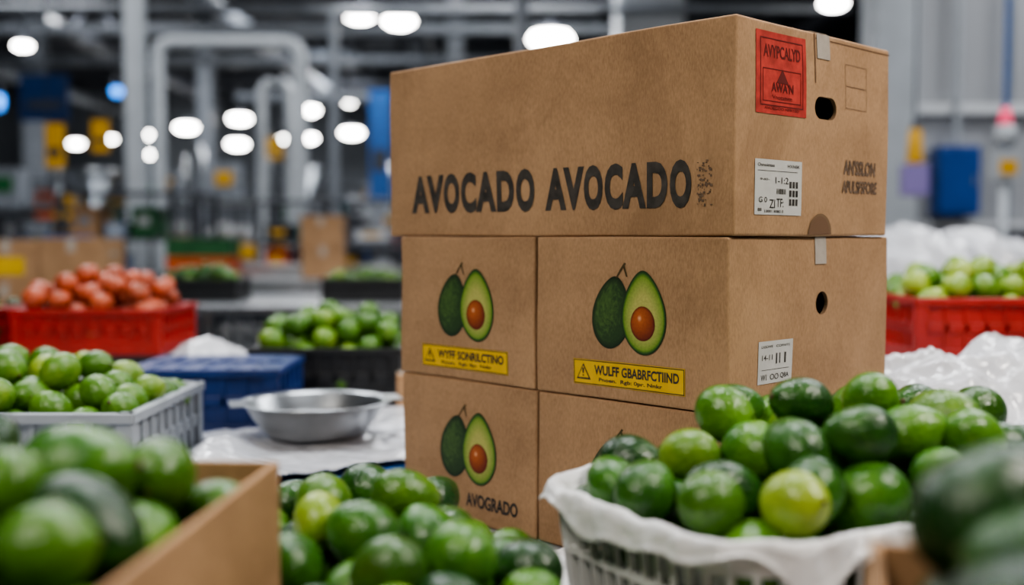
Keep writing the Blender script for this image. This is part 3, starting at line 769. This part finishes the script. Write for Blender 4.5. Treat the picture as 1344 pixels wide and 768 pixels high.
def machine(x,y,s=1,seed=0):
    R=random.Random(seed)
    m=MB('sorting_machine',[STEELD,STEEL,GREY,[BLUEL,GRNP,YS,REDP][seed%4]])
    w=1.6*s
    for sx in(-1,1):
        for sy in(-1,1): m.box((sx*w/2,sy*.4,.75*s),(.07,.07,1.5*s),0)
    m.box((0,0,.95*s),(w,.8,.28*s),2); m.box((0,-.42,.95*s),(w*.8,.03,.16*s),3)
    m.box((0,0,1.5*s),(w,.85,.06),1)
    for i in range(9): m.cyl((-w/2+.1+i*w/9,-.38,1.14*s),(-w/2+.1+i*w/9,.38,1.14*s),.05,10,1)
    m.lathe((w*.22,0,1.5*s),[(.08,0),(.12,.1),(.32,.42),(.34,.45),(.30,.42),(.1,.1)],16,1)
    m.box((-w*.3,-.1,1.72*s),(.35,.3,.4*s),2); m.box((-w*.3,-.26,1.75*s),(.22,.01,.18),3)
    m.cyl((-w*.05,.2,1.5*s),(-w*.05,.2,2.3*s),.05,10,1); m.box((0,0,.35*s),(w*.9,.6,.4*s),0)
    m.build((x,y,0))
machine(-5.2,12.9,1.1,1); machine(-3.2,15,1.2,2); machine(-7.5,14.5,1.2,3); machine(-1.4,16.5,1.1,4); machine(-9.5,19,1.3,5); machine(-5.5,20.2,1.3,6); machine(-1.8,21,1.3,7); machine(3.2,17,1.2,8); machine(-7.5,26,1.4,9); machine(-3,29,1.4,10)
machine(6.6,9.3,.8,5); machine(-6.8,10.8,.95,11)
MUTED=[CARD2,CARD2,M('bin_grey',(.25,.27,.3),.5),M('bin_white',(.55,.57,.6),.5),BLUEL,M('bin_teal',(.03,.16,.17),.5),ORP,YS,BLKP,STEELD,GRNP,M('bin_pale_blue',(.30,.38,.50),.5)]
def rack(x,y,w,h,seed,nsh=4):
    R=random.Random(seed); m=MB('storage_rack',[STEELD]+MUTED)
    for sx in(-1,1):
        for sy in(-1,1): m.box((sx*w/2,sy*.3,h/2),(.05,.05,h),0)
    for k in range(nsh):
        z=.15+(h-.2)*k/nsh; m.box((0,0,z),(w,.62,.035),0)
        cx=-w/2+.06
        while cx<w/2-.25:
            bw=R.uniform(.14,.42); bh=R.uniform(.1,(h-.2)/nsh*.82); bd=R.uniform(.25,.5)
            if cx+bw>w/2-.04: break
            if R.random()<.85:
                mi=R.randint(1,len(MUTED)); m.box((cx+bw/2,0,z+.018+bh/2),(bw,bd,bh),mi)
                m.box((cx+bw/2,-bd/2-.003,z+.018+bh*.55),(bw*.5,.006,bh*.3),R.choice([4,3,8]))
                m.box((cx+bw/2,0,z+.018+bh),(bw+.02,bd+.02,.015),mi)
            cx+=bw+R.uniform(.02,.12)
    m.box((0,0,h),(w,.62,.03),0); m.build((x,y,0),bevel=.004)
for x,y,w,h,sd_ in [(-3.6,10.9,1.3,1.75,1),(-1.9,12.0,1.5,1.7,2),(-.1,13.4,1.6,1.9,3),(-6.0,15.9,2.2,2.1,4),(-8.9,16.4,2.2,2.0,5),(-2.6,18.6,2.4,2.1,6),(-11.5,21,3,2.4,7),(-7.9,22,2.4,2.2,8),(-4.0,24.6,3,2.4,9),(-11,27,3,2.6,10),(4.6,10.0,1.2,1.35,11)]:
    rack(x,y,w,h,sd_)
def conveyor(x0,x1,y,z=.95):
    m=MB('conveyor_belt',[BLKP,STEEL]); m.box(((x0+x1)/2,y,z),(x1-x0,.6,.05),0)
    for sy in(-1,1): m.box(((x0+x1)/2,y+sy*.32,z),(x1-x0,.04,.16),1)
    n=int((x1-x0)/1.2)+1
    for i in range(n+1):
        x=x0+.1+(x1-x0-.2)*i/n
        for sy in(-1,1): m.box((x,y+sy*.3,z/2),(.05,.05,z),1)
    m.build()
conveyor(-2.8,1,11.1); conveyor(-7,-2,17.4,1.1); conveyor(-10,2,23.2,1.1)
carton(-3.05,6.9,.78,.42,.35,.28); carton(-3.05,6.9,1.06,.40,.34,.26,.05,True); carton(-2.62,6.85,.78,.38,.34,.28); carton(-2.62,6.85,1.06,.38,.34,.27,-.04); carton(-3.5,6.9,.78,.4,.35,.4)
carton(-1.56,9.3,1.0,.34,.3,.26,.1); carton(-1.56,9.3,1.26,.33,.3,.25)
carton(-4.2,9.6,.95,.5,.4,.35); carton(-4.85,9.5,.95,.5,.4,.5,.1); carton(2.6,7.3,.9,.4,.4,.3); carton(3.05,7.3,.9,.4,.4,.25)
for (x,y,z,w,d,h,c) in [(-2.5,9.1,1.0,.5,.4,.18,ORP),(-2.5,9.1,1.185,.5,.4,.14,GRNP),(-1.9,6.9,.95,.5,.35,.14,BLKP),(-.9,6.9,.95,.5,.35,.14,BLKP),(.2,9.0,.95,.5,.4,.22,REDP),(3.0,5.3,.98,.5,.4,.2,REDP),(3.0,5.3,1.18,.5,.4,.18,GRNP),(3.6,7.3,.9,.4,.35,.3,BLUEL),(-3.75,9.5,.95,.3,.3,.4,BLUEL)]:
    crate('plastic_crate',w,d,h,c,(x,y,z),0)
it=pack(.45,.32,.05,60,dome(.6,.5,.14,.24),LM,61); fruit_pile('lime_pile',it,(-.9,6.9,.95),0,62,bias=-.4)
it=pack(.45,.32,.05,60,dome(.6,.5,.14,.24),AV,63); fruit_pile('avocado_pile',it,(-1.9,6.9,.95),0,64)
bag('plastic_bag',(1.74,5.0,.98),.26,5); bag('plastic_bag',(2.12,5.2,.98),.25,8); bag('plastic_bag',(2.45,5.5,.98),.22,12); bag('plastic_bag',(1.62,5.6,.98),.22,15)

# ------------------------------------------------------------ lighting
def panel(x,y,z,sx,sy,e,c,target=None):  # area light added to light the scene, with a fixture body built around it
    m=MB('added_lamp_panel',[GREY]); m.box((0,0,.04),(sx+.1,sy+.1,.06)); 
    for a in(-1,1): m.cyl((a*sx*.4,0,.06),(a*sx*.4,0,6.15-z),.01,6)
    o=m.build((x,y,z))
    l=bpy.data.lights.new('added_panel_light','AREA'); l.shape='RECTANGLE'; l.size=sx; l.size_y=sy; l.energy=e; l.color=c
    lo=bpy.data.objects.new('added_panel_light',l); col.objects.link(lo); lo.parent=o
    if target:
        d=Vector(target)-Vector((x,y,z)); lo.rotation_euler=d.to_track_quat('-Z','Y').to_euler(); lo.location=(0,0,-.08)
    return o
W=(1,.93,.84); Cc=(.95,.97,1)
panel(-1.5,-.6,4.2,1.3,.7,112,W,(.1,1.6,1.1))
panel(2.3,.7,4.2,.9,.6,145,W,(.4,1.7,1.1))
panel(0,2.7,4.4,1.4,.6,90,Cc,(0,2.7,0))
panel(-3.2,5.2,5.2,1.6,1,120,Cc,(-3.2,5.2,0)); panel(2.8,5.5,5.2,1.6,1,140,Cc,(2.8,5.7,0))
for x,y,e in [(-3,9.5,220),(-6,14,260),(0,14,210),(6,8.2,250),(-3,20,360),(-9,22,360),(-5,29,450)]:  # further added area lights that brighten the background hall
    panel(x,y,5.95,2,1.2,e,Cc,(x,y,0))
w=bpy.data.worlds.new('world'); scene.world=w; w.use_nodes=True; w.node_tree.nodes['Background'].inputs[0].default_value=(.5,.6,.7,1); w.node_tree.nodes['Background'].inputs[1].default_value=.3

# ------------------------------------------------------------ camera
cd=bpy.data.cameras.new('camera'); cam=bpy.data.objects.new('camera',cd); col.objects.link(cam); scene.camera=cam
cam.location=(0,0,T+.4935); cam.rotation_euler=(math.radians(90-2.88),0,0)
cd.sensor_width=36; cd.lens=39.4; cd.dof.use_dof=True; cd.dof.focus_distance=1.58; cd.dof.aperture_fstop=1.7; cd.clip_start=.05; cd.clip_end=100
